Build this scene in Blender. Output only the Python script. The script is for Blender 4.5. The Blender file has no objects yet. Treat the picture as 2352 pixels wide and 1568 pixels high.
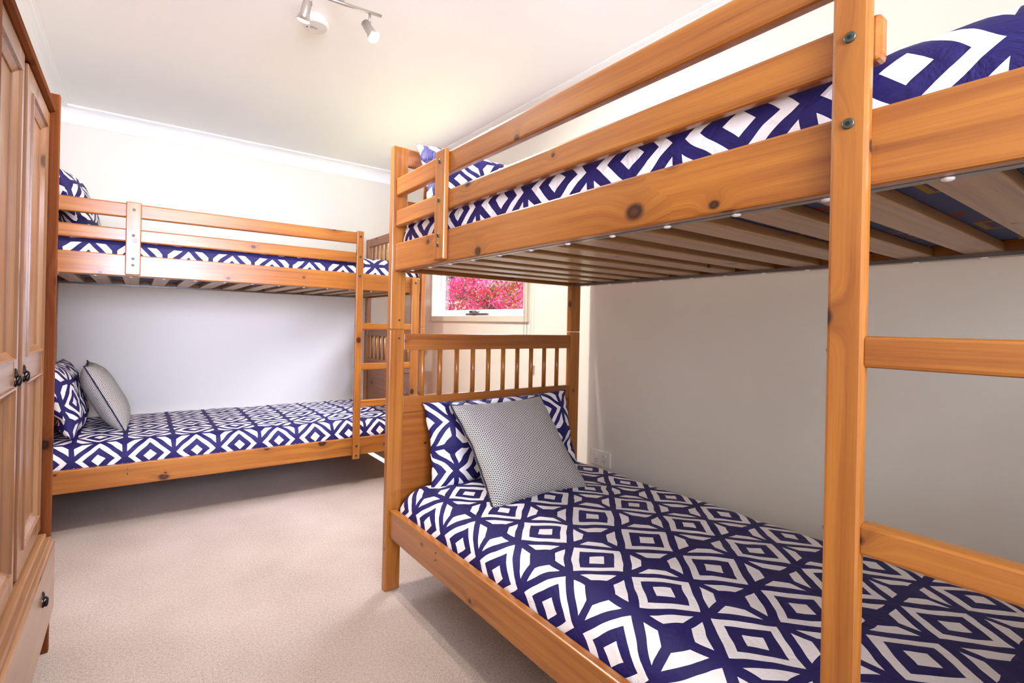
import bpy, bmesh, math, random
from mathutils import Vector, Matrix, noise
random.seed(7)
C = bpy.context.scene.collection
PI = math.pi

# ------------------------------------------------------------------ materials
def lin(c):
    c = c / 255.0
    return c / 12.92 if c <= 0.04045 else ((c + 0.055) / 1.055) ** 2.4
def rgb(r, g, b):
    return (lin(r), lin(g), lin(b), 1.0)

class NT:
    def __init__(s, name):
        s.m = bpy.data.materials.new(name); s.m.use_nodes = True
        s.t = s.m.node_tree; s.b = s.t.nodes['Principled BSDF']
    def n(s, kind, **kw):
        nd = s.t.nodes.new(kind)
        for k, v in kw.items(): setattr(nd, k, v)
        return nd
    def put(s, sock, v):
        if isinstance(v, (int, float, tuple, list)): sock.default_value = v
        else: s.t.links.new(v, sock)
    def math(s, op, a, b=None, c=None, clamp=False):
        nd = s.n('ShaderNodeMath', operation=op); nd.use_clamp = clamp
        s.put(nd.inputs[0], a)
        if b is not None: s.put(nd.inputs[1], b)
        if c is not None: s.put(nd.inputs[2], c)
        return nd.outputs[0]
    def mix(s, f, a, b):
        nd = s.n('ShaderNodeMix', data_type='RGBA')
        s.put(nd.inputs[0], f); s.put(nd.inputs[6], a); s.put(nd.inputs[7], b)
        return nd.outputs[2]
    def ramp(s, f, stops):
        nd = s.n('ShaderNodeValToRGB'); e = nd.color_ramp.elements
        e[0].position, e[0].color = stops[0]; e[1].position, e[1].color = stops[-1]
        for p, c in stops[1:-1]:
            x = e.new(p); x.color = c
        s.put(nd.inputs[0], f); return nd.outputs[0]
    def noise(s, vec, scale, detail=2, rough=0.5, dist=0.0):
        nd = s.n('ShaderNodeTexNoise'); s.put(nd.inputs['Vector'], vec)
        nd.inputs['Scale'].default_value = scale; nd.inputs['Detail'].default_value = detail
        nd.inputs['Roughness'].default_value = rough; nd.inputs['Distortion'].default_value = dist
        return nd.outputs[0]
    def bump(s, h, strength, dist=0.001):
        nd = s.n('ShaderNodeBump'); nd.inputs['Strength'].default_value = strength
        nd.inputs['Distance'].default_value = dist
        s.put(nd.inputs['Height'], h); s.t.links.new(nd.outputs[0], s.b.inputs['Normal'])
    def col(s, v): s.put(s.b.inputs['Base Color'], v)
    def rough(s, v): s.put(s.b.inputs['Roughness'], v)
    def comb(s, x, y, z=0.0):
        nd = s.n('ShaderNodeCombineXYZ'); s.put(nd.inputs[0], x); s.put(nd.inputs[1], y); s.put(nd.inputs[2], z)
        return nd.outputs[0]
    def uv(s):
        t = s.n('ShaderNodeTexCoord'); sp = s.n('ShaderNodeSeparateXYZ')
        s.t.links.new(t.outputs['UV'], sp.inputs[0]); return sp.outputs[0], sp.outputs[1]

def plain(name, c, rough=0.6, metal=0.0, emit=None, estr=0.0, spec=None):
    m = NT(name); m.col(c); m.rough(rough); m.b.inputs['Metallic'].default_value = metal
    if spec is not None: m.b.inputs['Specular IOR Level'].default_value = spec
    if emit: m.b.inputs['Emission Color'].default_value = emit; m.b.inputs['Emission Strength'].default_value = estr
    return m.m

def wood(name, light, mid, dark, knot, rough=0.32, knots=5.2, bstr=0.12, coat=0.25, spec=0.5):
    m = NT(name); u, v = m.uv()
    r = m.n('ShaderNodeObjectInfo').outputs['Random']
    u1 = m.math('MULTIPLY_ADD', r, 37.0, u); v1 = m.math('MULTIPLY_ADD', r, 17.3, v)
    p = m.comb(u1, v1)
    vo = m.n('ShaderNodeTexVoronoi', voronoi_dimensions='2D'); m.put(vo.inputs['Vector'], m.comb(m.math('MULTIPLY', u1, 0.75), v1))
    vo.inputs['Scale'].default_value = knots
    d = m.math('DIVIDE', vo.outputs['Distance'], knots)          # metres from the knot's heart
    sc = m.n('ShaderNodeSeparateColor'); m.t.links.new(vo.outputs['Color'], sc.inputs[0])
    rad = m.math('MULTIPLY_ADD', m.math('POWER', sc.outputs[0], 3.0), 0.013, 0.0045)
    on = m.math('GREATER_THAN', sc.outputs[1], 0.2)
    k = m.math('DIVIDE', d, rad)
    halo = m.math('MULTIPLY', m.math('EXPONENT', m.math('MULTIPLY', m.math('POWER', m.math('DIVIDE', k, 2.6), 2.0), -1.0)), on)
    wv = m.math('ADD', v1, m.math('MULTIPLY', halo, 0.03))
    g1 = m.noise(m.comb(m.math('MULTIPLY', u1, 1.2), m.math('MULTIPLY', wv, 48.0)), 1.0, 3, 0.55, 0.6)
    g2 = m.noise(m.comb(m.math('MULTIPLY', u1, 9.0), m.math('MULTIPLY', wv, 320.0)), 1.0, 2, 0.6)
    g3 = m.noise(p, 3.0, 2)
    f = m.math('ADD', m.math('MULTIPLY', g1, 0.75), m.math('ADD', m.math('MULTIPLY', g2, 0.26), m.math('MULTIPLY', g3, 0.22)))
    c = m.ramp(f, [(0.30, dark), (0.50, mid), (0.74, light)])
    c = m.mix(m.math('MULTIPLY', halo, 0.35), c, dark)
    core = m.math('MULTIPLY', m.math('MULTIPLY', m.math('SUBTRACT', 1.25, k), 2.2, clamp=True), on)
    ring = m.noise(m.comb(k, 0.0), 2.6, 1)
    c = m.mix(m.math('MULTIPLY', core, m.math('MULTIPLY_ADD', ring, 0.7, 0.55), clamp=True), c, knot)
    m.b.inputs['Specular IOR Level'].default_value = spec; m.col(c); m.rough(rough); m.b.inputs['Coat Weight'].default_value = coat; m.b.inputs['Coat Roughness'].default_value = 0.22
    m.bump(g2, bstr, 0.0006)
    return m.m

PINE = wood('honey_pine', rgb(168, 105, 38), rgb(141, 80, 25), rgb(98, 49, 14), rgb(46, 20, 9))
PINE_END = wood('honey_pine_endboards', rgb(156, 92, 36), rgb(130, 70, 24), rgb(94, 46, 15), rgb(46, 20, 9))
SLATWOOD = wood('raw_pine', rgb(176, 134, 86), rgb(154, 110, 68), rgb(110, 72, 42), rgb(70, 40, 22), rough=0.4, knots=3.5)
WARD = wood('waxed_pine', rgb(148, 106, 70), rgb(126, 86, 56), rgb(96, 60, 38), rgb(70, 42, 28), rough=0.3, knots=3.2, coat=0.5)
WARD_SHADE = wood('waxed_pine_shaded', rgb(122, 66, 28), rgb(98, 48, 18), rgb(72, 34, 12), rgb(44, 22, 10), rough=0.75, knots=3.2, coat=0.0, spec=0.12)  # same pine as the doors, darkened: shade put into the colour

def duvet_pattern(name, cell=0.2, ou=0.0, ov=0.0, wob=0.0042):
    m = NT(name); u, v = m.uv()
    nz = m.n('ShaderNodeTexNoise'); m.put(nz.inputs['Vector'], m.comb(u, v)); nz.inputs['Scale'].default_value = 12.0; nz.inputs['Detail'].default_value = 1.0
    sp = m.n('ShaderNodeSeparateColor'); m.t.links.new(nz.outputs['Color'], sp.inputs[0])
    uu = m.math('MULTIPLY_ADD', m.math('SUBTRACT', sp.outputs[0], 0.5), wob * 4, u)
    vv = m.math('MULTIPLY_ADD', m.math('SUBTRACT', sp.outputs[1], 0.5), wob * 4, v)
    def cellc(x, o):
        t = m.math('MULTIPLY_ADD', x, 1.0 / cell, o / cell + 0.5)
        return m.math('ABSOLUTE', m.math('SUBTRACT', m.math('FRACT', m.math('ADD', t, 100.0)), 0.5))
    a = cellc(uu, ou); b = cellc(vv, ov); s = m.math('ADD', a, b); mx = m.math('MAXIMUM', a, b)
    def band(lo, hi):
        return m.math('MULTIPLY', m.math('GREATER_THAN', s, lo), m.math('LESS_THAN', s, hi))
    w = m.math('ADD', m.math('LESS_THAN', s, 0.132), band(0.302, 0.436))
    tz = m.math('MULTIPLY', band(0.582, 0.765), m.math('LESS_THAN', mx, 0.449))
    w = m.math('ADD', w, tz, clamp=True)
    fz = m.noise(m.comb(u, v), 6.0, 3)
    navy = m.mix(fz, rgb(26, 19, 72), rgb(38, 29, 98))
    m.col(m.mix(w, navy, rgb(238, 232, 232))); m.rough(0.62)
    m.b.inputs['Specular IOR Level'].default_value = 0.3
    h = m.math('ADD', m.noise(m.comb(u, v), 16.0, 4, 0.6, 1.2), m.math('MULTIPLY', m.noise(m.comb(u, v), 900.0, 1), 0.04))
    m.bump(h, 0.7, 0.008)
    return m.m
DUVET = duvet_pattern('navy_white_diamond_cotton')
DUVET_P = duvet_pattern('navy_white_diamond_cotton_pillow', 0.2, 0.05, 0.02, 0.004)
DUVET_P2 = duvet_pattern('navy_white_diamond_cotton_pillow_shifted', 0.188, -0.0075, 0.105, 0.006)

def cushion_pattern():
    m = NT('black_white_honeycomb_weave'); u, v = m.uv(); P = 0.0142
    def lat(ou, ov):
        x = m.math('SUBTRACT', m.math('FRACT', m.math('MULTIPLY_ADD', u, 1 / P, 50 + ou)), 0.5)
        y = m.math('SUBTRACT', m.math('FRACT', m.math('MULTIPLY_ADD', v, 1 / (P * 1.732), 50 + ov)), 0.5)
        y = m.math('MULTIPLY', y, 1.732)
        ax = m.math('ABSOLUTE', x); ay = m.math('ABSOLUTE', y)
        hexd = m.math('MAXIMUM', ax, m.math('ADD', m.math('MULTIPLY', ax, 0.5), m.math('MULTIPLY', ay, 0.866)))
        e = m.math('SQRT', m.math('ADD', m.math('MULTIPLY', x, x), m.math('MULTIPLY', y, y)))
        return m.math('ADD', m.math('MULTIPLY', hexd, 0.6), m.math('MULTIPLY', e, 0.4))
    d = m.math('MINIMUM', lat(0, 0), lat(0.5, 0.5))
    w = m.math('MULTIPLY', m.math('GREATER_THAN', d, 0.25), m.math('LESS_THAN', d, 0.42))
    w = m.math('ADD', w, m.math('LESS_THAN', d, 0.075), clamp=True)
    m.col(m.mix(w, rgb(22, 22, 30), rgb(226, 222, 214))); m.rough(0.7)
    m.bump(m.noise(m.comb(u, v), 700.0, 1), 0.2, 0.001)
    return m.m
CUSH = cushion_pattern()
PIPE = plain('navy_piping', rgb(24, 26, 48), 0.7)

def wallmat(name, c, b=0.08):
    m = NT(name); t = m.n('ShaderNodeTexCoord').outputs['Object']
    m.col(m.mix(m.noise(t, 1.3, 2), c, tuple(x * 0.97 for x in c[:3]) + (1,))); m.rough(0.75)
    m.bump(m.noise(t, 260.0, 2), b, 0.0008); return m.m
WALL = wallmat('pale_grey_wall_paint', rgb(230, 225, 214))
CEIL = wallmat('white_ceiling_paint', rgb(250, 249, 248), 0.03)
CORN = wallmat('white_cornice_paint', rgb(251, 251, 251), 0.02)

def carpet():
    m = NT('beige_loop_carpet'); t = m.n('ShaderNodeTexCoord').outputs['Object']
    a = m.noise(t, 330.0, 3, 0.75); b = m.noise(t, 120.0, 3, 0.6); c = m.noise(t, 3.0, 2)
    f = m.math('ADD', m.math('MULTIPLY', a, 0.6), m.math('ADD', m.math('MULTIPLY', b, 0.25), m.math('MULTIPLY', c, 0.15)))
    m.col(m.ramp(f, [(0.36, rgb(138, 115, 98)), (0.52, rgb(187, 165, 149)), (0.66, rgb(218, 199, 186))]))
    m.rough(0.95); m.b.inputs['Sheen Weight'].default_value = 0.2
    m.bump(m.math('ADD', a, b), 0.9, 0.006); return m.m
CARPET = carpet()

def mattress_mat(name, base, base2):
    m = NT(name); t = m.n('ShaderNodeTexCoord').outputs['Object']
    sp = m.n('ShaderNodeSeparateXYZ'); m.t.links.new(t, sp.inputs[0]); x, y = sp.outputs[0], sp.outputs[1]
    rib = m.math('ABSOLUTE', m.math('SINE', m.math('MULTIPLY', x, 900.0)))
    c = m.mix(rib, base, base2)
    # printed motifs scattered over the ticking: little framed squares, bars and leaves
    def cells(scale, off):
        v = m.n('ShaderNodeTexVoronoi', voronoi_dimensions='2D', distance='CHEBYCHEV'); m.put(v.inputs['Vector'], m.comb(m.math('ADD', x, off), y))
        v.inputs['Scale'].default_value = scale; v.inputs['Randomness'].default_value = 0.55
        s = m.n('ShaderNodeSeparateColor'); m.t.links.new(v.outputs['Color'], s.inputs[0]); return v.outputs['Distance'], s.outputs
    d, cc = cells(6.0, 0.0)
    sel = m.math('GREATER_THAN', cc[0], 0.45)
    fr = m.math('MULTIPLY', sel, m.math('MULTIPLY', m.math('GREATER_THAN', d, 0.24), m.math('LESS_THAN', d, 0.31)))
    c = m.mix(fr, c, rgb(150, 116, 40))
    fr2 = m.math('MULTIPLY', sel, m.math('MULTIPLY', m.math('GREATER_THAN', d, 0.18), m.math('LESS_THAN', d, 0.215)))
    c = m.mix(fr2, c, rgb(120, 44, 30))
    st = m.math('MULTIPLY', sel, m.math('LESS_THAN', d, 0.05)); c = m.mix(st, c, rgb(176, 132, 40))
    d2, c2 = cells(9.0, 3.3)
    q = m.math('MULTIPLY', m.math('SUBTRACT', 1.0, sel), m.math('LESS_THAN', d2, 0.16))
    c = m.mix(m.math('MULTIPLY', q, m.math('GREATER_THAN', c2[1], 0.6)), c, rgb(128, 52, 32))
    c = m.mix(m.math('MULTIPLY', q, m.math('LESS_THAN', c2[1], 0.3)), c, rgb(52, 78, 56))
    m.col(c); m.rough(0.85); return m.m
TICK = mattress_mat('printed_blue_ticking', rgb(58, 66, 100), rgb(76, 84, 120))

BOLT = plain('dark_bronze_bolt', rgb(84, 86, 76), 0.42, 0.7)
SOCK = plain('bolt_recess_black', rgb(12, 12, 12), 0.8)
CHROME = plain('bright_steel_bolt', rgb(210, 210, 212), 0.25, 0.9)
STEEL = plain('brushed_nickel', rgb(196, 190, 180), 0.3, 0.85)
CAPM = plain('white_plastic_cap', rgb(238, 234, 232), 0.35)
STRIP = plain('grey_support_strip', rgb(112, 106, 104), 0.24, 0.3)
IRON = plain('black_iron_pull', rgb(34, 32, 36), 0.33, 0.7)
WPLAST = plain('white_plastic', rgb(236, 232, 226), 0.35)
LGREY = plain('light_grey_groove', rgb(190, 190, 190), 0.6)
GREYP = plain('grey_slot', rgb(90, 88, 86), 0.6)
ALU = plain('white_aluminium_frame', rgb(236, 238, 244), 0.35)
ARCH = plain('cream_architrave_paint', rgb(214, 206, 190), 0.5)
BRONZE = plain('dark_window_winder', rgb(60, 50, 46), 0.45, 0.3)
CREAMP = plain('cream_plastic', rgb(224, 216, 190), 0.4)
CHAINM = plain('blind_chain_metal', rgb(120, 114, 104), 0.35, 0.7)
BLINDM = plain('cream_blind_fabric', rgb(226, 222, 212), 0.8)
BULB = plain('lit_bulb_glass', rgb(255, 250, 242), 0.3, 0, rgb(255, 244, 228), 6.0)
def glass():
    m = NT('window_glass'); t = m.t
    tr = m.n('ShaderNodeBsdfTransparent'); gl = m.n('ShaderNodeBsdfGlossy'); gl.inputs['Roughness'].default_value = 0.02
    mx = m.n('ShaderNodeMixShader'); mx.inputs[0].default_value = 0.05; t.links.new(tr.outputs[0], mx.inputs[1]); t.links.new(gl.outputs[0], mx.inputs[2])
    t.links.new(mx.outputs[0], t.nodes['Material Output'].inputs[0]); return m.m
GLASS = glass()
def leafy(name, stops, scale=9):
    m = NT(name); t = m.n('ShaderNodeTexCoord').outputs['Object']
    m.col(m.ramp(m.noise(t, scale, 3, 0.7), stops)); m.rough(0.6); return m.m
FLOWER = leafy('magenta_bracts', [(0.40, rgb(236, 20, 120)), (0.5, rgb(255, 70, 170)), (0.60, rgb(255, 170, 220))], 30)
FLOWER2 = leafy('red_pink_bracts', [(0.40, rgb(230, 24, 80)), (0.5, rgb(252, 60, 120)), (0.60, rgb(255, 150, 170))], 30)
LEAF = leafy('olive_leaves', [(0.35, rgb(54, 62, 26)), (0.5, rgb(104, 116, 44)), (0.66, rgb(158, 164, 80))], 20)
TWIG = plain('grey_brown_twig', rgb(120, 96, 76), 0.8)
LAWN = leafy('sunlit_grass', [(0.35, rgb(150, 160, 96)), (0.5, rgb(196, 196, 140)), (0.66, rgb(222, 218, 180))], 40)
FENCE = plain('dark_green_steel_fence', rgb(40, 48, 46), 0.5)

# ------------------------------------------------------------------ mesh helpers
def link(name, bm, mats, parent=None, smooth=False):
    me = bpy.data.meshes.new(name); bm.to_mesh(me); bm.free()
    if smooth:
        for p in me.polygons: p.use_smooth = True
    o = bpy.data.objects.new(name, me); C.objects.link(o)
    for m in (mats if isinstance(mats, (list, tuple)) else [mats]): me.materials.append(m)
    if parent: o.parent = parent
    return o
def tag(o, label=None, cat=None, group=None, kind=None):
    if label: o['label'] = label
    if cat: o['category'] = cat
    if group: o['group'] = group
    if kind: o['kind'] = kind
    return o
def empty(name, loc, rotz=0.0):
    o = bpy.data.objects.new(name, None); C.objects.link(o); o.location = loc; o.rotation_euler = (0, 0, rotz)
    o.empty_display_size = 0.1; return o
def box(bm, a, b, bev=0.0, seg=2, mi=0):
    a, b = Vector(a), Vector(b)
    r = bmesh.ops.create_cube(bm, size=1.0); vs = r['verts']
    for v in vs:
        v.co = Vector(((a.x + b.x) / 2 + v.co.x * abs(b.x - a.x), (a.y + b.y) / 2 + v.co.y * abs(b.y - a.y), (a.z + b.z) / 2 + v.co.z * abs(b.z - a.z)))
    fs = set(f for v in vs for f in v.link_faces)
    if bev:
        es = list(set(e for v in vs for e in v.link_edges))
        rr = bmesh.ops.bevel(bm, geom=es, offset=bev, segments=seg, profile=0.5, affect='EDGES')
        fs = set(rr['faces']) | set(f for f in fs if f.is_valid)
    for f in fs:
        if f.is_valid: f.material_index = mi
def grainuv(bm, g):
    uvl = bm.loops.layers.uv.verify()
    for f in bm.faces:
        n = [abs(c) for c in f.normal]; ax = n.index(max(n)); o = 0.37 * ax + (0.19 if f.normal[ax] > 0 else 0)
        oth = [i for i in range(3) if i != g and i != ax]
        for l in f.loops:
            c = l.vert.co
            if ax == g:
                a, b = [i for i in range(3) if i != g]; l[uvl].uv = (c[a] * 0.15 + o, c[b])
            else: l[uvl].uv = (c[g], c[oth[0]] + o)
def board(name, a, b, mat, parent, bev=0.004, g=None):
    if g is None:
        d = [abs(b[i] - a[i]) for i in range(3)]; g = d.index(max(d))
    bm = bmesh.new(); box(bm, a, b, bev); bm.normal_update(); grainuv(bm, g)
    return link(name, bm, mat, parent)
def tube(bm, pts, r, n=10, cap=True, mi=0):
    pts = [Vector(p) for p in pts]; rs = r if isinstance(r, (list, tuple)) else [r] * len(pts); rings = []
    for i, p in enumerate(pts):
        d = (pts[min(i + 1, len(pts) - 1)] - pts[max(i - 1, 0)]).normalized()
        x = d.cross(Vector((0, 0, 1)))
        if x.length < 1e-3: x = d.cross(Vector((1, 0, 0)))
        x.normalize(); y = d.cross(x)
        rings.append([bm.verts.new(p + rs[i] * (math.cos(2 * PI * k / n) * x + math.sin(2 * PI * k / n) * y)) for k in range(n)])
    for i in range(len(rings) - 1):
        for k in range(n):
            f = bm.faces.new((rings[i][k], rings[i][(k + 1) % n], rings[i + 1][(k + 1) % n], rings[i + 1][k])); f.material_index = mi; f.smooth = True
    if cap:
        for rg in (rings[0], list(reversed(rings[-1]))):
            f = bm.faces.new(rg); f.material_index = mi
    bmesh.ops.recalc_face_normals(bm, faces=bm.faces)
def bolt(parent, p, n, r=0.008, mat=None):
    # flanged bolt head with a hex recess
    p, n = Vector(p), Vector(n)
    bm = bmesh.new()
    tube(bm, [p - n * 0.002, p + n * 0.0022, p + n * 0.0030], [r, r, r * 0.82], 16)
    tube(bm, [p + n * 0.0026, p + n * 0.0037], r * 0.42, 6, True, 1)
    return link('bolt', bm, [mat or BOLT, SOCK], parent)

# ------------------------------------------------------------------ bunk beds
L, W, TB, TW = 1.959, 0.99, 0.030, 0.060
INS, RT = 0.012, 0.026                       # rail inset from the posts' outer face, rail thickness
ZL0, ZL1, ZU0, ZU1 = 0.203, 0.307, 1.202, 1.304
G2, G1 = (1.367, 1.4286), (1.482, 1.550)
ZT, ZJ = 1.673, 0.983
def bunk(name, loc, rotz):
    b = empty(name, loc, rotz)
    E = PINE
    for s0 in (0.0, L - TB):
        for t0 in (0.0, W - TW):
            board('lower_post', (s0, t0, 0), (s0 + TB, t0 + TW, ZJ - 0.0008), E, b, 0.003, 2)
            board('upper_post', (s0, t0, ZJ + 0.0008), (s0 + TB, t0 + TW, ZT), E, b, 0.003, 2)
    for zz, nm in (((ZL0, ZL1), 'lower_side_rail'), ((ZU0, ZU1), 'upper_side_rail')):
        for t0 in (INS, W - INS - RT):
            board(nm, (TB, t0, zz[0]), (L - TB, t0 + RT, zz[1]), PINE, b, 0.0045, 0)
    S_END = 1.540
    for zz in (G2, G1):
        board('guard_rail', (TB, INS, zz[0]), (S_END, INS + RT, zz[1]), PINE, b, 0.006, 0)
    # head and foot ends: rails, round spindles, solid panel
    for s0 in (0.004, L - TB + 0.004):
        e = empty('end_board', (0, 0, 0)); e.parent = b
        s1 = s0 + 0.022; m0, m1 = TW, W - TW
        def eb(nm, z0, z1, sa=s0, sb=s1): return board(nm, (sa, m0, z0), (sb, m1, z1), PINE_END, e, 0.003, 1)
        eb('top_rail', 0.904, 0.967); eb('middle_rail', 0.664, 0.727)
        eb('solid_panel', 0.20, 0.6632, s0 + 0.004, s1 - 0.004)
        eb('top_rail', 1.606, 1.672); eb('middle_rail', 1.405, 1.473)
        eb('bottom_rail', 1.202, 1.304)
        for k in range(10):
            tc = 0.1445 + 0.0790 * k
            for z0, z1 in ((0.725, 0.906), (1.471, 1.608)):
                bm = bmesh.new(); tube(bm, [(s0 + 0.011, tc, z0), (s0 + 0.011, tc, z1)], 0.0098, 14)
                uvl = bm.loops.layers.uv.verify()
                for f in bm.faces:
                    for l in f.loops:
                        c = l.vert.co; l[uvl].uv = (c.z, c.y * 1.0 + c.x)
                link('spindle', bm, PINE, e)
    # slatted base of the upper bunk
    for t0 in (INS + RT, W - INS - RT - 0.016):
        board('support_strip', (TB + 0.003, t0, 1.2015), (L - TB - 0.003, t0 + 0.016, 1.2115), STRIP, b, 0.0, 0)
    for k in range(14):
        sc = 0.117 + 0.135 * k
        if sc + 0.036 > L - TB: sc = L - TB - 0.038
        sl = board('slat', (sc - 0.036, INS + RT + 0.003, 1.2117), (sc + 0.036, W - INS - RT - 0.003, 1.236), SLATWOOD, b, 0.003, 1)
        for t0 in (INS + RT + 0.006, W - INS - RT - 0.006):
            bm = bmesh.new(); bmesh.ops.create_uvsphere(bm, u_segments=12, v_segments=8, radius=0.0072, matrix=Matrix.Translation((sc, t0, 1.2005)) @ Matrix.Diagonal((1, 1, 0.45, 1)))
            link('slat_cap', bm, CAPM, sl, True)
    board('base_panel', (TB + 0.002, INS + RT + 0.001, 0.212), (L - TB - 0.002, W - INS - RT - 0.001, 0.228), SLATWOOD, b, 0.0, 1)
    # short upright tying the guard rails to the side rail
    OUT = INS - 0.0185
    st = board('guard_support', (0.3646, OUT, 1.2085), (0.4250, INS, 1.555), PINE, b, 0.004, 2)
    for z, mt in ((1.518, None), (1.396, None), (1.285, None), (1.255, None)): bolt(st, (0.3948, OUT, z), (0, -1, 0), 0.0068, mt)
    for z in (0.283, 0.260): bolt(b, (0.392, INS, z), (0, -1, 0), 0.0030)  # small bolt heads standing in for two dark dowel holes
    # ladder
    ld = empty('ladder', (0, 0, 0)); ld.parent = b
    A0, A1, B0, B1 = 1.4895, 1.5335, 1.857, 1.913
    u1 = board('upright', (A0, OUT, 0.182), (A1, INS, 1.556), PINE, ld, 0.005, 2)
    u2 = board('upright', (B0, OUT, 0.182), (B1, INS, 1.298), PINE, ld, 0.005, 2)
    for z in (1.522, 1.400, 1.285, 0.262, 0.205): bolt(u1, ((A0 + A1) / 2, OUT, z), (0, -1, 0), 0.0072)
    for z in (1.268, 0.262): bolt(u2, ((B0 + B1) / 2, OUT, z), (0, -1, 0), 0.0072)
    for z0, z1 in ((0.962, 1.003), (0.718, 0.759), (0.493, 0.535)):
        board('rung', (A1 - 0.004, OUT + 0.003, z0), (B0 + 0.004, INS + 0.012, z1), PINE, ld, 0.005, 0)
        bolt(u1, (A0 + 0.0015, OUT + 0.010, (z0 + z1) / 2), (-1, 0, 0), 0.004)
    for s0, n in ((TB, 1), (0.0, -1)):
        for z in (1.018, 0.950): bolt(b, (s0 if n > 0 else 0.0, 0.036, z), (n, 0, 0), 0.0042)  # these bolt heads stand in for dowel holes near the post joint
    return b
RX, RY = 0.7782, 1.7913
LX, LY = 1.546 - L, 2.950
bedR = tag(bunk('bunk_bed', (RX, RY, 0), -PI / 2), 'honey pine bunk bed in the foreground on the right, long side along the right wall', 'bunk bed')
bedL = tag(bunk('bunk_bed', (LX, LY, 0), 0.0), 'honey pine bunk bed standing against the far wall behind the carpet', 'bunk bed')
MR = Matrix.Translation((RX, RY, 0)) @ Matrix.Rotation(-PI / 2, 4, 'Z')
ML = Matrix.Translation((LX, LY, 0))

# ------------------------------------------------------------------ mattresses and quilts
def mattress(M, z0, z1, label):
    bm = bmesh.new(); box(bm, (0.045, 0.060, z0), (L - 0.045, W - 0.060, z1), 0.02, 3)
    o = link('mattress', bm, TICK, None, True); o.matrix_world = M; tag(o, label, 'mattress', 'mattresses'); return o
def quilt(M, z0, ztop, vz, su, label, seed, crown=0.012, bump=0.0, edge=0.045, cu=1.0, vt=None):
    # draped quilt: cross-section across the bed, wrapped over both long edges and both ends; UV in metres along the cloth
    t_in, t_out = 0.050, W - 0.050; r = edge
    prof = []   # (t, z, arclength)
    def add(t, z):
        if prof: a = prof[-1][2] + math.hypot(t - prof[-1][0], z - prof[-1][1])
        else: a = 0.0
        prof.append((t, z, a))
    zz = ztop - r
    k = 6
    for i in range(k): add(t_in - 0.006 + 0.004 * math.cos(i / k * PI), z0 + (zz - z0) * i / k)
    for i in range(9): th = PI / 2 * i / 8; add(t_in - 0.005 + (r + 0.02) * (1 - math.cos(th)), zz + r * math.sin(th))
    ta = prof[-1][0]; tb = W - ta; n = 40
    for i in range(1, n): add(ta + (tb - ta) * i / n, ztop)
    for i in range(9): th = PI / 2 * (1 - i / 8); add(t_out + 0.005 - (r + 0.02) * (1 - math.cos(th)), zz + r * math.sin(th))
    for i in range(1, k + 1): add(t_out + 0.005, zz - (zz - z0) * i / k)
    # zero of v where the front side passes height vz
    v0 = min(prof[:15], key=lambda q: abs(q[1] - vz))[2]
    if vt is not None: v0 = min(prof[:40], key=lambda q: abs(q[0] - vt) + (0 if q[1] > ztop - 0.01 else 9))[2] - 0.2
    S0, S1 = 0.036, L - 0.036
    sp = []
    for i in range(5): sp.append((S0, -(1 - i / 5.0)))
    for i in range(8): th = PI / 2 * i / 8; sp.append((S0 + (r) * (1 - math.cos(th)), -0.0001 if i == 0 else math.sin(th)))
    bm = bmesh.new(); uvl = bm.loops.layers.uv.new('UVMap'); grid = []; 
    # lengthwise stations: (s, drop, arclength)
    st = []
    def adds(s, dz):
        a = 0.0 if not st else st[-1][2] + math.hypot(s - st[-1][0], dz - st[-1][1]); st.append((s, dz, a))
    H = ztop - z0
    for i in range(4): adds(S0, H - (H - r) * i / 4)
    for i in range(8): th = PI / 2 * i / 8; adds(S0 + r * (1 - math.cos(th)), r * (1 - math.sin(th)))
    m = 96
    for i in range(m + 1): adds(S0 + r + (S1 - S0 - 2 * r) * i / m, 0.0)
    for i in range(1, 9): th = PI / 2 * i / 8; adds(S1 - r + r * math.sin(th), r * (1 - math.cos(th)))
    for i in range(1, 5): adds(S1, r + (H - r) * i / 4)
    a_su = min(st, key=lambda q: abs(q[0] - su))[2] + (su - min(st, key=lambda q: abs(q[0] - su))[0])
    for (s, dz, a) in st:
        row = []
        for (t, z, b_) in prof:
            zf = z - dz * max(0.0, (z - z0)) / H
            top = max(0.0, 1 - (ztop - zf) / 0.03)
            cr = crown * math.sin(PI * min(1, max(0, (t - 0.05) / (W - 0.1)))) ** 0.6 * top * min(1, (s - S0) / 0.15, (S1 - s) / 0.15)
            q = Vector((s * 3.2, t * 3.2, seed)); q2 = Vector((s * 11, t * 11, seed + 5))
            nz = noise.noise(q) * 0.008 + noise.noise(q2) * 0.0036 + abs(noise.noise(Vector((s * 6 + t * 9, t * 5 - s * 3, seed + 2)))) * 0.004
            q3 = Vector((s * 5, z * 9, seed + 9)); side = (1 - top) * noise.noise(q3) * 0.006
            tt = min(max(t + (side if t < W / 2 else -side), 0.0395), W - 0.0395)
            row.append((bm.verts.new((s, tt, zf + cr + (nz + bump * noise.noise(q * 0.8)) * top)), (a - a_su, b_ - v0)))
        grid.append(row)
    for i in range(len(grid) - 1):
        for j in range(len(grid[0]) - 1):
            q = [grid[i][j], grid[i + 1][j], grid[i + 1][j + 1], grid[i][j + 1]]
            f = bm.faces.new([x[0] for x in q]); f.smooth = True
            for l, x in zip(f.loops, q): l[uvl].uv = (x[1][0] / cu, x[1][1])
    bm.normal_update(); 
    o = link('quilt', bm, DUVET); o.matrix_world = M
    so = o.modifiers.new('thick', 'SOLIDIFY'); so.thickness = 0.003; so.offset = -1
    tag(o, label, 'quilt'); return o
mattress(MR, 1.2365, 1.345, 'blue printed mattress on the slats of the foreground upper bunk')
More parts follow.
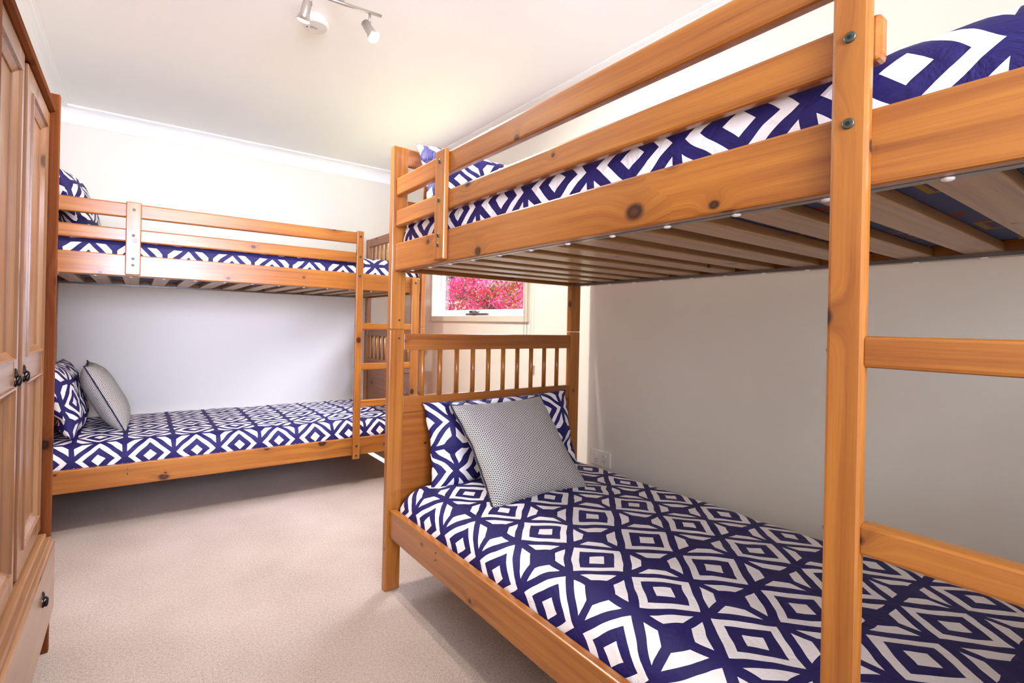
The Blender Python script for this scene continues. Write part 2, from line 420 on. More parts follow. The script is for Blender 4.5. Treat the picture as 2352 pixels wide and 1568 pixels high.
mattress(ML, 1.2365, 1.345, 'blue printed mattress on the slats of the far upper bunk')
mattress(MR, 0.2285, 0.345, 'mattress under the quilt on the foreground lower bunk')
mattress(ML, 0.2285, 0.345, 'mattress under the quilt on the far lower bunk')
quilt(MR, 0.232, 0.396, 0.335, 0.475, 'navy and white diamond quilt spread over the foreground lower bunk', 1.0, edge=0.078, cu=1.02, vt=0.213)
quilt(ML, 0.232, 0.400, 0.335, 0.480, 'navy and white diamond quilt spread over the far lower bunk', 4.0)
quilt(MR, 1.240, 1.402, 1.352, 1.1073, 'navy and white diamond quilt on the foreground upper bunk behind the guard rails', 8.0, 0.02, cu=1.12)
quilt(ML, 1.240, 1.400, 1.262, 0.425, 'navy and white diamond quilt on the far upper bunk', 12.0, 0.02)

# ------------------------------------------------------------------ pillows and cushions
def padshape(w, h, T, seed, pinch=0.06, n=34, wr=0.006, sag=0.0):
    bm = bmesh.new(); uvl = bm.loops.layers.uv.new('UVMap'); G = {}
    rim = []
    for side in (1, -1):
        for i in range(n + 1):
            for j in range(n + 1):
                a = -1 + 2 * i / n; b = -1 + 2 * j / n
                a = math.sin(a * PI / 2) * 0.55 + a * 0.45; b = math.sin(b * PI / 2) * 0.55 + b * 0.45
                edge = i in (0, n) or j in (0, n)
                x = a * w / 2 * (1 - pinch * (1 - b * b) * abs(a) ** 2); y = b * h / 2 * (1 - pinch * (1 - a * a) * abs(b) ** 2)
                z = side * T / 2 * ((1 - abs(a) ** 3.2) * (1 - abs(b) ** 3.2)) ** 0.55
                q = Vector((x * 9, y * 9, seed + side * 3)); q2 = Vector((x * 24, y * 24, seed + side))
                z += side * (0 if edge else 1) * (noise.noise(q) * wr + noise.noise(q2) * wr * 0.35)
                z += sag * (1 - (b + 1) / 2) * 0
                ex = noise.noise(Vector((a * 3, b * 3, seed + 20))) * 0.008
                if edge and side == -1: G[(side, i, j)] = G[(1, i, j)]
                else: G[(side, i, j)] = bm.verts.new((x + ex, y + ex * 0.6, z))
    uvs = {}; c0 = n // 2
    for side in (1, -1):
        for a_ in range(n + 1):
            for k0, k1, stp in ((c0, n, 1), (c0, 0, -1)):
                au = av = 0.0
                uvs[(side, 'u', c0, a_)] = 0.0; uvs[(side, 'v', a_, c0)] = 0.0
                for k in range(k0, k1, stp):
                    au += stp * (G[(side, k + stp, a_)].co - G[(side, k, a_)].co).length; uvs[(side, 'u', k + stp, a_)] = au
                    av += stp * (G[(side, a_, k + stp)].co - G[(side, a_, k)].co).length; uvs[(side, 'v', a_, k + stp)] = av
    for side in (1, -1):
        for i in range(n):
            for j in range(n):
                ks = [(side, i, j), (side, i + 1, j), (side, i + 1, j + 1), (side, i, j + 1)]
                if side == -1: ks.reverse()
                try: f = bm.faces.new([G[k] for k in ks])
                except ValueError: continue
                f.smooth = True
                for l, k in zip(f.loops, ks): l[uvl].uv = (uvs[(side, 'u', k[1], k[2])] + (0.5 if side < 0 else 0), uvs[(side, 'v', k[1], k[2])])
    rimpts = [G[(1, i, 0)].co.copy() for i in range(n)] + [G[(1, n, j)].co.copy() for j in range(n)] + [G[(1, n - i, n)].co.copy() for i in range(n)] + [G[(1, 0, n - j)].co.copy() for j in range(n)]
    return bm, rimpts
def pose(c, right, up):
    r = Vector(right).normalized(); u = Vector(up); u = (u - u.dot(r) * r).normalized(); nrm = r.cross(u)
    return Matrix(((r.x, u.x, nrm.x, c[0]), (r.y, u.y, nrm.y, c[1]), (r.z, u.z, nrm.z, c[2]), (0, 0, 0, 1)))
def pillow(c, right, up, w, h, T, seed, label, bend=0.0, fold=0.0, mat=None):
    bm, rp = padshape(w, h, T, seed, 0.05, 36, 0.011)
    for v in bm.verts:
        b = v.co.y / h
        if bend: v.co.z += bend * (b * b) * 1.0
        if fold: # deep crease across the lower third
            v.co.z -= fold * math.exp(-((b + 0.18 + 0.10 * v.co.x / w) / 0.06) ** 2) * (1 if v.co.z > 0 else 0) * (0.6 + 0.4 * math.sin(v.co.x * 9))
    o = link('pillow', bm, mat or DUVET_P); o.matrix_world = pose(c, right, up); tag(o, label, 'pillow', 'patterned pillows'); return o
def cushion(c, right, up, w, h, T, seed, label):
    bm, rp = padshape(w, h, T, seed, 0.085, 32, 0.004)
    o = link('cushion', bm, CUSH); o.matrix_world = pose(c, right, up); tag(o, label, 'cushion', 'honeycomb cushions')
    b2 = bmesh.new(); tube(b2, rp + [rp[0]], 0.0038, 6, False); p = link('piping', b2, PIPE, o, True)
    p['label'] = 'dark navy piped edge'; return o
pillow((1.275, 1.688, 0.549), (1, -0.03, 0.015), (0, 0.26, 1), 0.735, 0.330, 0.12, 3.0, 'patterned pillow propped on the headboard of the foreground lower bunk', 0.0, 0.045, DUVET_P2)
cushion((1.190, 1.488, 0.551), (1, -0.015, 0.02), (0.02, 0.78, 0.86), 0.435, 0.425, 0.13, 2.0, 'small-print black and white cushion leaning on the foreground lower pillow')
pillow((-0.292, 3.435, 0.590), (0, -1, 0.02), (-0.28, 0, 1), 0.71, 0.37, 0.13, 6.0, 'patterned pillow at the wardrobe end of the far lower bunk', 0.0, 0.02)
cushion((-0.130, 3.490, 0.575), (0.03, -1, 0.0), (-0.50, 0, 1), 0.43, 0.40, 0.14, 9.0, 'small-print black and white cushion leaning on the far lower pillow')
pillow((1.215, 1.655, 1.541), (1, 0.02, 0.0), (0, 0.35, 1), 0.76, 0.275, 0.13, 11.0, 'patterned pillow on the foreground upper bunk, corner above the guard rail')
pillow((-0.270, 3.440, 1.562), (0, -1, 0.0), (-0.36, 0, 1), 0.70, 0.32, 0.16, 15.0, 'patterned pillow on the far upper bunk beside the wardrobe top')

# ------------------------------------------------------------------ wardrobe
XF = -0.212
YA, YB = 1.180, 2.004
def wardrobe():
    w = tag(empty('wardrobe', (-0.458, 1.57, 0)), 'pale waxed pine wardrobe with two panelled doors and a drawer, at the left edge', 'wardrobe')
    ox, oy = 0.45, -1.57
    def bd(nm, a, b, mat, par=w, bev=0.003, g=None):
        return board(nm, (a[0] + ox, a[1] + oy, a[2]), (b[0] + ox, b[1] + oy, b[2]), mat, par, bev, g)
    XB = -0.72
    bd('side_panel', (XB, YB - 0.022, 0), (-0.190, YB, 1.668), WARD_SHADE, g=2)
    bd('side_panel', (XB, YA, 0), (-0.190, YA + 0.022, 1.668), WARD_SHADE, g=2)
    bd('carcass', (XB + 0.01, YA + 0.022, 0.13), (XF - 0.024, YB - 0.022, 1.630), WARD_SHADE, g=2)
    bd('centre_post', (XF - 0.03, 1.5715, 0.37), (XF - 0.006, 1.6145, 1.606), WARD_SHADE, g=2)
    # cornice moulding across the top
    bm = bmesh.new()
    pr = [(-0.235, 1.608), (-0.210, 1.608), (-0.201, 1.613), (-0.197, 1.620), (-0.200, 1.627), (-0.212, 1.631), (-0.235, 1.631)]
    a = [bm.verts.new((x + ox, YA + 0.022 + oy, z)) for x, z in pr]; b = [bm.verts.new((x + ox, YB - 0.024 + oy, z)) for x, z in pr]
    for i in range(len(pr)): bm.faces.new((a[i], a[(i + 1) % len(pr)], b[(i + 1) % len(pr)], b[i]))
    bm.faces.new(a); bm.faces.new(b[::-1]); bmesh.ops.recalc_face_normals(bm, faces=bm.faces); grainuv(bm, 1)
    link('cornice', bm, WARD_SHADE, w)
    def door(y0, y1, hy):
        z0, z1 = 0.375, 1.604; sw = 0.052; mz0, mz1 = 0.845, 0.905; x1 = XF; x0 = XF - 0.022
        d = empty('door', (0, 0, 0)); d.parent = w
        bd('stile', (x0, y0, z0), (x1, y0 + sw, z1), WARD, d, 0.003, 2); bd('stile', (x0, y1 - sw, z0), (x1, y1, z1), WARD, d, 0.003, 2)
        for a_, b_ in ((z0, z0 + 0.055), (mz0, mz1), (z1 - 0.052, z1)):
            bd('rail', (x0, y0 + sw, a_), (x1 - 0.0004, y1 - sw, b_), WARD, d, 0.001, 1)
        for a_, b_ in ((z0 + 0.055, mz0), (mz1, z1 - 0.052)):
            # recessed panel framed by a sloping moulding
            bm = bmesh.new(); Y0, Y1 = y0 + sw, y1 - sw; uvl = None
            rings = []
            for ins, dx in ((0.0, 0.004), (0.004, 0.005), (0.007, -0.001), (0.020, -0.0095), (0.021, -0.0125)):
                rings.append([bm.verts.new((XF + dx + ox, y + oy, z)) for y, z in ((Y0 + ins, a_ + ins), (Y1 - ins, a_ + ins), (Y1 - ins, b_ - ins), (Y0 + ins, b_ - ins))])
            base = [bm.verts.new((XF - 0.012 + ox, y + oy, z)) for y, z in ((Y0, a_), (Y1, a_), (Y1, b_), (Y0, b_))]
            rings.insert(0, base)
            for i in range(len(rings) - 1):
                for k in range(4): bm.faces.new((rings[i][k], rings[i][(k + 1) % 4], rings[i + 1][(k + 1) % 4], rings[i + 1][k]))
            bm.faces.new(rings[-1]); bm.normal_update(); grainuv(bm, 2)
            link('panel', bm, WARD, d)
        pull('handle', hy, 0.866, XF, d)
    def pull(nm, y, z, x, par):
        bm = bmesh.new(); X, Y = x + ox, y + oy
        # slim back plate and a hanging drop
        tube(bm, [(X + 0.001, Y, z + 0.026), (X + 0.003, Y, z + 0.020), (X + 0.004, Y, z + 0.004), (X + 0.004, Y, z - 0.014), (X + 0.002, Y, z - 0.026)], [0.002, 0.0045, 0.006, 0.0065, 0.003], 12)
        tube(bm, [(X + 0.004, Y, z + 0.006), (X + 0.014, Y, z + 0.005), (X + 0.019, Y, z + 0.001)], [0.004, 0.004, 0.003], 10)
        tube(bm, [(X + 0.018, Y, z + 0.003), (X + 0.017, Y, z - 0.004), (X + 0.013, Y, z - 0.013), (X + 0.010, Y, z - 0.020), (X + 0.009, Y, z - 0.023)], [0.004, 0.0055, 0.009, 0.0085, 0.004], 12)
        for v in bm.verts: v.co = Vector((X + (v.co.x - X) * 0.56, Y + (v.co.y - Y) * 0.62, z + (v.co.z - z) * 0.80))
        o = link(nm, bm, IRON, par, True); o['label'] = 'black iron drop pull'; return o
    door(1.206, 1.570, 1.536); door(1.616, 1.974, 1.640)
    dr = empty('drawer', (0, 0, 0)); dr.parent = w
    # drawer front with a double-stepped top edge
    bd('front', (-0.225, 1.206, 0.135), (-0.178, 1.974, 0.342), WARD, dr, 0.006, 1)
    bd('bead', (-0.225, 1.206, 0.342), (-0.186, 1.967, 0.354), WARD, dr, 0.004, 1)
    bd('bead', (-0.225, 1.206, 0.354), (-0.197, 1.962, 0.367), WARD, dr, 0.004, 1)
    pull('handle', 1.735, 0.268, -0.178, dr); pull('handle', 1.285, 0.268, -0.178, dr)
wardrobe()

# ------------------------------------------------------------------ room shell
XW, YW, XL, ZC, YF = 1.861, 3.966, -0.4446, 2.257, -1.30
WY0, WY1, WZ0, WZ1 = 2.296, 3.414, 1.062, 1.80          # window opening in the right wall
def shell(name, boxes, mat, kind='structure'):
    bm = bmesh.new()
    for a, b in boxes: box(bm, a, b)
    return tag(link(name, bm, mat), kind=kind)
XN = -0.78
shell('floor', [((XN - 0.1, YF - 0.1, -0.1), (XW + 0.1, YW + 0.1, 0))], CARPET)
shell('ceiling', [((XN - 0.1, YF - 0.1, ZC), (XW + 0.1, YW + 0.1, ZC + 0.1))], CEIL)
shell('wall_back', [((XL - 0.1, YW, 0), (XW + 0.1, YW + 0.1, ZC))], WALL)
shell('wall_left', [((XL - 0.1, 2.06, 0), (XL, YW, ZC)), ((XN - 0.1, 2.06, 0), (XL - 0.1, 2.16, ZC)), ((XN - 0.1, YF - 0.1, 0), (XN, 2.06, ZC))], WALL)
shell('wall_right', [((XW, YF, 0), (XW + 0.1, WY0, ZC)), ((XW, WY1, 0), (XW + 0.1, YW, ZC)), ((XW, WY0, 0), (XW + 0.1, WY1, WZ0)), ((XW, WY0, WZ1), (XW + 0.1, WY1, ZC))], WALL)
FX0, FX1, FZ0, FZ1 = -0.68, 0.62, 0.95, 2.08  # opening for the invented front window
shell('wall_front', [((XN, YF - 0.1, 0), (FX0, YF, ZC)), ((FX1, YF - 0.1, 0), (XW, YF, ZC)), ((FX0, YF - 0.1, 0), (FX1, YF, FZ0)), ((FX0, YF - 0.1, FZ1), (FX1, YF, ZC))], WALL)
# cornice: cove profile run along each wall
def cornice(name, p0, p1, nrm, m0=1, m1=1):
    # p0->p1 along the wall at ceiling height; nrm points into the room; mitred ends
    D = 0.09; pts = [(0.0, -D), (0.006, -D), (0.006, -D + 0.006)]
    for i in range(9):
        th = PI / 2 * i / 8; pts.append((0.008 + (D - 0.018) * (1 - math.cos(th)), -D + 0.008 + (D - 0.018) * math.sin(th)))
    pts += [(D - 0.008, -0.008), (D, -0.008), (D, 0.0), (0, 0)]
    p0, p1, n = Vector(p0), Vector(p1), Vector(nrm); d = (p1 - p0).normalized()
    bm = bmesh.new()
    a = [bm.verts.new(p0 + n * x + d * x * m0 + Vector((0, 0, z))) for x, z in pts]
    b = [bm.verts.new(p1 + n * x - d * x * m1 + Vector((0, 0, z))) for x, z in pts]
    for i in range(len(pts)): bm.faces.new((a[i], a[(i + 1) % len(pts)], b[(i + 1) % len(pts)], b[i]))
    bm.faces.new(a); bm.faces.new(b[::-1]); bmesh.ops.recalc_face_normals(bm, faces=bm.faces)
    tag(link(name, bm, CORN), kind='structure')
cornice('trim_1', (XL, YW, ZC), (XW, YW, ZC), (0, -1, 0))
cornice('trim_2', (XW, YF, ZC), (XW, YW, ZC), (-1, 0, 0))
cornice('trim_3', (XL, 2.06, ZC), (XL, YW, ZC), (1, 0, 0), 0, 1)
def skirting(name, a, b): 
    bm = bmesh.new(); box(bm, a, b, 0.003); tag(link(name, bm, CORN), kind='structure')
skirting('baseboard_back', (XL, YW - 0.012, 0), (XW, YW, 0.09))
skirting('baseboard_right', (XW - 0.012, YF, 0), (XW, YW - 0.012, 0.09))
skirting('baseboard_left', (XL, 2.06, 0), (XL + 0.012, YW - 0.012, 0.09))

# window in the right wall
def window():
    w = tag(empty('window_1', (XW, (WY0 + WY1) / 2, WZ0)), kind='structure'); oy = -(WY0 + WY1) / 2
    def fr(nm, y0, y1, z0, z1, x0, x1, t, mat, bev=0.003):
        bm = bmesh.new()
        for a, b in (((x0, y0, z0), (x1, y0 + t, z1)), ((x0, y1 - t, z0), (x1, y1, z1)), ((x0, y0 + t, z0), (x1, y1 - t, z0 + t)), ((x0, y0 + t, z1 - t), (x1, y1 - t, z1))):
            box(bm, (a[0], a[1] + oy, a[2] - WZ0), (b[0], b[1] + oy, b[2] - WZ0), bev)
        return link(nm, bm, mat, w)
    a = 0.034
    fr('architrave', WY0 - a, WY1 + a, WZ0 - a, WZ1 + a, -0.018, 0.001, a + 0.006, ARCH)
    fr('window_frame', WY0, WY1, WZ0, WZ1, 0.030, 0.085, 0.026, ALU)
    fr('sash', WY0 + 0.027, WY1 - 0.027, WZ0 + 0.027, WZ1 - 0.027, 0.045, 0.072, 0.020, ALU)
    bm = bmesh.new(); box(bm, (0.001, WY0 + oy, 0.0), (0.030, WY1 + oy, 0.004)); box(bm, (0.001, WY0 + oy, 0.004), (0.030, WY0 + oy + 0.004, WZ1 - WZ0)); box(bm, (0.001, WY1 + oy - 0.004, 0.004), (0.030, WY1 + oy, WZ1 - WZ0))
    link('reveal', bm, ALU, w)
    bm = bmesh.new(); box(bm, (0.056, WY0 + 0.04 + oy, 0.04), (0.060, WY1 - 0.04 + oy, WZ1 - WZ0 - 0.04)); link('pane', bm, GLASS, w)
    # winder
    bm = bmesh.new(); yc = 2.86 + oy
    box(bm, (0.020, yc - 0.14, 0.006), (0.044, yc + 0.13, 0.024), 0.003); box(bm, (0.010, yc - 0.02, 0.020), (0.040, yc + 0.07, 0.042), 0.006)
    tube(bm, [(0.012, yc + 0.02, 0.034), (-0.004, yc - 0.03, 0.030), (-0.010, yc - 0.08, 0.028)], 0.005, 8)
    link('winder', bm, BRONZE, w)
    # roller blind wound up at the head, with its chain and cord
    b = tag(empty('roller_blind', (XW - 0.05, WY0, 1.86)), 'cream roller blind wound up over the window, chain hanging at its near side', 'blind')
    bm = bmesh.new(); tube(bm, [(0, 0, 0.02), (0, WY1 - WY0, 0.02)], 0.022, 16); link('blind_tube', bm, BLINDM, b)
    bm = bmesh.new(); box(bm, (0.02, -0.01, -0.01), (0.049, 0.0, 0.045)); box(bm, (0.02, WY1 - WY0, -0.01), (0.049, WY1 - WY0 + 0.01, 0.045)); box(bm,(0.0,-0.008,0.01),(0.03,-0.001,0.03)); box(bm,(0.0,WY1-WY0+.001,0.01),(0.03,WY1-WY0+.008,0.03)); link('bracket', bm, WPLAST, b)
    bm = bmesh.new()
    for dy in (-0.022, -0.050):
        z = 0.02
        while z > -0.95:
            bmesh.ops.create_icosphere(bm, subdivisions=1, radius=0.0026, matrix=Matrix.Translation((0.02, dy, z))); z -= 0.0075
    ch = link('chain', bm, CHAINM, b); ch['kind'] = 'stuff'
    bm = bmesh.new(); tube(bm, [(0.022, -0.075, 0.02), (0.022, -0.088, -1.05)], 0.0011, 6); link('cord', bm, CREAMP, b)
    bm = bmesh.new(); box(bm, (0.012, -0.100, -1.100), (0.026, -0.078, -1.050), 0.004); link('cord_weight', bm, CREAMP, b)
window()
# invented window behind the camera, unseen, added to carry the fill lights
wf = tag(empty('invented_front_window', ((FX0 + FX1) / 2, YF, FZ0)), kind='structure'); cx = (FX0 + FX1) / 2
bm = bmesh.new()
for a, b in (((FX0, 0), (FX0 + 0.05, FZ1 - FZ0)), ((FX1 - 0.05, 0), (FX1, FZ1 - FZ0)), ((cx - 0.025, 0), (cx + 0.025, FZ1 - FZ0)), ((FX0, 0), (FX1, 0.05)), ((FX0, FZ1 - FZ0 - 0.05), (FX1, FZ1 - FZ0))):
    box(bm, (a[0] - cx, -0.08, a[1]), (b[0] - cx, -0.04, b[1]))
link('window_frame', bm, ALU, wf)

# power outlet on the right wall
po = tag(empty('power_outlet', (XW, 1.691, 0.372)), 'white double power outlet low on the right wall, just above the foreground lower quilt', 'power outlet')
bm = bmesh.new(); box(bm, (-0.009, -0.062, -0.037), (0.0, 0.062, 0.037), 0.003, 2); link('plate', bm, WPLAST, po)
for dy in (0.027, -0.027):
    bm = bmesh.new(); box(bm, (-0.013, dy - 0.008, 0.010), (-0.008, dy + 0.008, 0.024), 0.0015); link('switch', bm, CAPM, po)
    bm = bmesh.new()
    for (y, z, an) in ((dy + 0.006, -0.008, 0.5), (dy - 0.006, -0.008, -0.5), (dy, -0.020, 0)):
        r = bmesh.ops.create_cube(bm, size=1, matrix=Matrix.Translation((-0.0088, y, z)) @ Matrix.Rotation(an, 4, 'X') @ Matrix.Diagonal((0.001, 0.0022, 0.008, 1)))
    link('socket', bm, GREYP, po)

# ------------------------------------------------------------------ ceiling fittings
def spot_fitting():
    c = Vector((0.596, 1.850, ZC)); right = Vector((0.742, 1.838, 2.18)); d = Vector((1, -0.085, 0)).normalized()
    f = tag(empty('spotlight_bar', c), 'brushed nickel ceiling spotlight bar with two lit heads', 'ceiling light')
    bm = bmesh.new(); tube(bm, [(0, 0, -0.001), (0, 0, -0.012), (0, 0, -0.022)], [0.048, 0.048, 0.034], 28); tube(bm, [(0, 0, -0.02), (0, 0, -0.077)], 0.010, 12)
    link('ceiling_plate', bm, STEEL, f)
    bm = bmesh.new(); tube(bm, [-d * 0.152 + Vector((0, 0, -0.077)), d * 0.152 + Vector((0, 0, -0.077))], 0.0058, 12); link('bar', bm, STEEL, f)
    for side, aim in ((1, Vector((0.36, -0.36, -0.80))), (-1, Vector((-0.12, 0.42, -1.0)))):
        p = d * 0.107 * side + Vector((0, 0, -0.077)); aim.normalize()
        h = empty('spot_head', (0, 0, 0)); h.parent = f
        q = p + Vector((0, 0, -0.042))
        bm = bmesh.new(); tube(bm, [p, q], 0.0048, 10); bmesh.ops.create_uvsphere(bm, u_segments=12, v_segments=8, radius=0.0065, matrix=Matrix.Translation(q)); link('stem', bm, STEEL, h)
        x = aim.cross(Vector((0, 0, 1))).normalized() if side > 0 else Vector((0, 0, 0))
        o = q + Vector((-0.014, -0.004, -0.012)) * (1 if side > 0 else 0) + (Vector((-0.012, 0, 0.0)) if side < 0 else Vector((0, 0, 0)))
        bm = bmesh.new()
        tube(bm, [o - aim * 0.012, o - aim * 0.010, o + aim * 0.034, o + aim * 0.036, o + aim * 0.058], [0.011, 0.0155, 0.0165, 0.017, 0.0245], 22)
        link('shade', bm, STEEL, h, False)
        bm = bmesh.new(); bmesh.ops.create_uvsphere(bm, u_segments=20, v_segments=14, radius=0.0215, matrix=Matrix.Translation(o + aim * 0.058) @ aim.to_track_quat('Z', 'Y').to_matrix().to_4x4() @ Matrix.Diagonal((1, 1, 0.75 if side > 0 else 0.3, 1)))
        link('bulb', bm, BULB, h, True)
        ld = bpy.data.lights.new('spot_lamp', 'SPOT'); ld.energy = LAMP_E; ld.color = (1, 0.965, 0.91); ld.shadow_soft_size = 0.04; ld.spot_size = math.radians(165); ld.spot_blend = 0.6
        lo = bpy.data.objects.new('lamp_light', ld); C.objects.link(lo); lo.parent = h; lo.location = o + aim * 0.085; lo.rotation_euler = aim.to_track_quat('-Z', 'Y').to_euler()
LAMP_E = 34
spot_fitting()
sm = tag(empty('smoke_alarm', (0.584, 2.140, ZC)), 'round white smoke alarm on the ceiling beside the spotlight bar', 'smoke alarm')
bm = bmesh.new(); tube(bm, [(0, 0, 0), (0, 0, -0.014)], [0.050, 0.050], 36); link('base', bm, WPLAST, sm)
bm = bmesh.new(); tube(bm, [(0, 0, -0.014), (0, 0, -0.016), (0, 0, -0.030), (0, 0, -0.036)], [0.049, 0.056, 0.054, 0.047], 36)
for r in (0.020, 0.030, 0.040):
    ring = [(0.004 * 0 + r * math.cos(2 * PI * k / 32), r * math.sin(2 * PI * k / 32), -0.0362) for k in range(33)]
    tube(bm, ring, 0.0005, 5, False, 1)
link('cover', bm, [WPLAST, LGREY], sm)
bm = bmesh.new(); tube(bm, [(-0.03, 0.012, -0.035), (-0.03, 0.012, -0.0372)], 0.004, 12)
for k in range(5): box(bm, (-0.018 + 0.006 * k, -0.004, -0.0370), (-0.016 + 0.006 * k, 0.010, -0.0362))
link('indicator', bm, GREYP, sm)

# ------------------------------------------------------------------ garden outside the window
def garden():
    bm = bmesh.new()
    vs = [bm.verts.new(p) for p in ((2.1, 0, 0.55), (2.1, 9, 0.55), (3.6, 9, 0.95), (3.6, 0, 0.95), (6.5, 9, 1.78), (6.5, 0, 1.78), (9.0, 9, 2.0), (9.0, 0, 2.0))]
    bm.faces.new((vs[0], vs[1], vs[2], vs[3])); bm.faces.new((vs[3], vs[2], vs[4], vs[5])); bm.faces.new((vs[5], vs[4], vs[6], vs[7]))
    bmesh.ops.recalc_face_normals(bm, faces=bm.faces)
    tag(link('lawn', bm, LAWN), kind='structure')
    f = tag(empty('garden_fence', (6.6, 6.0, 1.6)), 'dark steel panel fence beyond the bougainvillea outside the window', 'fence')
    for k in range(18):
        bm = bmesh.new(); y = -5.0 + k * 0.6
        for j in range(4): box(bm, (0, y + 0.15 * j, 0), (0.03 if j % 2 else 0.05, y + 0.15 * j + 0.13, 2.2), 0.004)
        box(bm, (0.02, y + 0.004, 0), (0.028, y + 0.598, 2.2))
        link('fence_panel', bm, FENCE, f)
    # bougainvillea: trunk and twigs, bract clusters, leaves
    b = tag(empty('bougainvillea_bush', (3.9, 5.2, 0.95)), 'bougainvillea bush in full magenta flower outside the window', 'bush')
    rnd = random.Random(3)
    bm = bmesh.new(); tips = []
    for k in range(46):
        e = Vector((rnd.uniform(-0.5, 0.5), rnd.uniform(-1.4, 1.2), rnd.uniform(0.3, 1.1))); mid = e * 0.5 + Vector((rnd.uniform(-.1, .1), rnd.uniform(-.1, .1), 0.1))
        tube(bm, [(0, 0, 0), mid, e], [0.018, 0.009, 0.003], 5); tips.append(e)
    link('branches', bm, TWIG, b)
    def bits(name, n, size, mats, lo, hi):
        bm = bmesh.new()
        cl = []
        for _ in range(420):
            while True:
                p = Vector((rnd.uniform(-0.6, 0.6), rnd.uniform(-1.7, 1.45), rnd.uniform(0.15, 1.5)))
                r = (p.x / 0.6) ** 2 + ((p.y + 0.1) / 1.5) ** 2 + ((p.z - 0.72 + 0.45 * p.y * (p.y > 0)) / 0.58) ** 2
                edge = noise.noise(p * 2.6) * 0.5
                if lo < r + edge < hi: break
            cl.append(p)
        for k in range(n):
            c = rnd.choice(cl) + Vector((rnd.gauss(0, 0.05), rnd.gauss(0, 0.055), rnd.gauss(0, 0.05)))
            a = Vector((rnd.gauss(-0.5, 1), rnd.gauss(0, 1), rnd.gauss(0.3, 1))).normalized(); x = a.orthogonal().normalized(); y = a.cross(x)
            s = size * rnd.uniform(0.6, 1.3); mi = 1 if rnd.random() < 0.33 else 0
            t = rnd.uniform(0, PI)
            X = x * math.cos(t) + y * math.sin(t); Y = -x * math.sin(t) + y * math.cos(t)
            q = [c - X * s, c - Y * s * 0.7 + a * s * 0.25, c + X * s, c + Y * s * 0.7 + a * s * 0.25]
            v = [bm.verts.new(p) for p in q]
            f1 = bm.faces.new((v[0], v[1], v[2])); f2 = bm.faces.new((v[0], v[2], v[3])); f1.material_index = f2.material_index = min(mi, len(mats) - 1)
        return link(name, bm, mats, b)
    o = bits('flowers', 42000, 0.0140, [FLOWER, FLOWER2], 0.0, 1.0); o['kind'] = 'stuff'
    o = bits('leaves', 6000, 0.016, [LEAF], 0.0, 0.95); o['kind'] = 'stuff'
garden()

# ------------------------------------------------------------------ light
w = bpy.data.worlds.new('sky'); bpy.context.scene.world = w; w.use_nodes = True
nt = w.node_tree; bg = nt.nodes['Background']; sky = nt.nodes.new('ShaderNodeTexSky')
sky.sky_type = 'HOSEK_WILKIE'; sky.sun_direction = Vector((0.35, -0.55, 0.75)).normalized(); sky.turbidity = 3.0
nt.links.new(sky.outputs[0], bg.inputs[0]); bg.inputs[1].default_value = 3.4
sl = bpy.data.lights.new('sun', 'SUN'); sl.energy = 10.0; sl.angle = 0.01; sl.color = (1, 0.95, 0.88)
so = bpy.data.objects.new('sun', sl); C.objects.link(so); so.rotation_euler = Vector((-0.25, 0.50, -0.83)).to_track_quat('-Z', 'Y').to_euler()
def area(name, loc, tgt, sx, sy, e, col):
    l = bpy.data.lights.new(name, 'AREA'); l.shape = 'RECTANGLE'; l.size = sx; l.size_y = sy; l.energy = e; l.color = col
    o = bpy.data.objects.new(name, l); C.objects.link(o); o.location = loc
    o.rotation_euler = (Vector(tgt) - Vector(loc)).to_track_quat('-Z', 'Y').to_euler(); return o
area('front_fill_light', (cx, YF + 0.01, 1.51), (cx + 0.4, 4, 2.6), FX1 - FX0, FZ1 - FZ0, 22, (0.84, 0.90, 1.0))  # added fill in the invented window, tilted up to brighten the ceiling
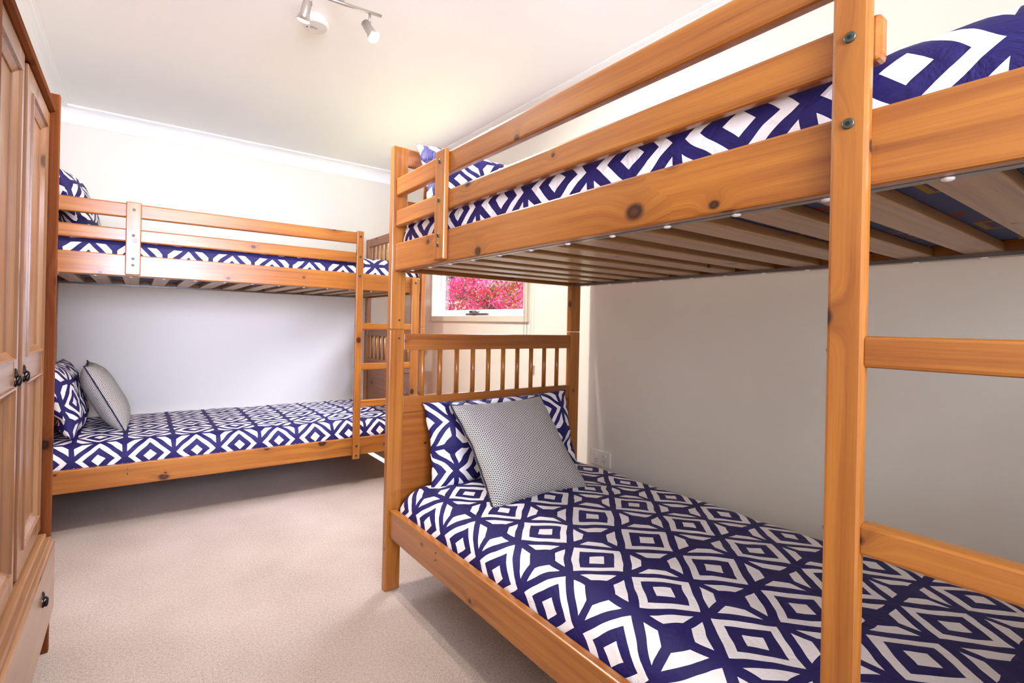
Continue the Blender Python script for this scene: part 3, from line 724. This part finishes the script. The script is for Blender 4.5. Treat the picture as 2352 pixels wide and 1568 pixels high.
b_ = area('back_wall_fill_beam', (cx, YF + 0.02, 1.51), (0.25, 4, 1.15), FX1 - FX0, 1.0, 13.0, (0.68, 0.73, 1.0)); b_.data.spread = math.radians(62)  # added narrow fill that brightens the back wall under the far bunk
area('daylight_side_window', (XW + 0.75, (WY0 + WY1) / 2, 2.25), (0.3, 3.0, 0.5), 1.3, 0.9, 130, (0.74, 0.80, 1.0))
#area('daylight_side_window', (XW + 0.13, (WY0 + WY1) / 2, 1.45), (0, (WY0 + WY1) / 2, 1.2), WY1 - WY0, 0.7, 14, (0.93, 0.95, 1.0))

# ------------------------------------------------------------------ camera
f_, yaw, pitch, roll, h_, cxp, cyp = 1159.6175, 35.0488, 0.0758, 1.2366, 1.0067, 1126.4222, 744.8936
yw, pt, rl = map(math.radians, (yaw, pitch, roll))
F = Vector((math.sin(yw) * math.cos(pt), math.cos(yw) * math.cos(pt), math.sin(pt)))
R0 = Vector((math.cos(yw), -math.sin(yw), 0)); U0 = R0.cross(F)
Rv = math.cos(rl) * R0 + math.sin(rl) * U0; Uv = -math.sin(rl) * R0 + math.cos(rl) * U0
cam = bpy.data.cameras.new('camera'); co = bpy.data.objects.new('camera', cam); C.objects.link(co)
co.matrix_world = Matrix(((Rv.x, Uv.x, -F.x, 0), (Rv.y, Uv.y, -F.y, 0), (Rv.z, Uv.z, -F.z, h_), (0, 0, 0, 1)))
cam.sensor_fit = 'HORIZONTAL'; cam.sensor_width = 36; cam.lens = f_ / 2352 * 36
cam.shift_x = (1176 - cxp) / 2352; cam.shift_y = -(784 - cyp) / 2352
cam.clip_start = 0.02
s = bpy.context.scene; s.camera = co
s.view_settings.view_transform = 'Standard'; s.view_settings.look = 'None'; s.view_settings.gamma = 1; s.view_settings.use_curve_mapping = False
s.view_settings.exposure = 1.1
s.cycles.caustics_reflective = False; s.cycles.caustics_refractive = False
s.cycles.max_bounces = 10; s.cycles.diffuse_bounces = 6; s.cycles.transparent_max_bounces = 12
s.cycles.sample_clamp_indirect = 6
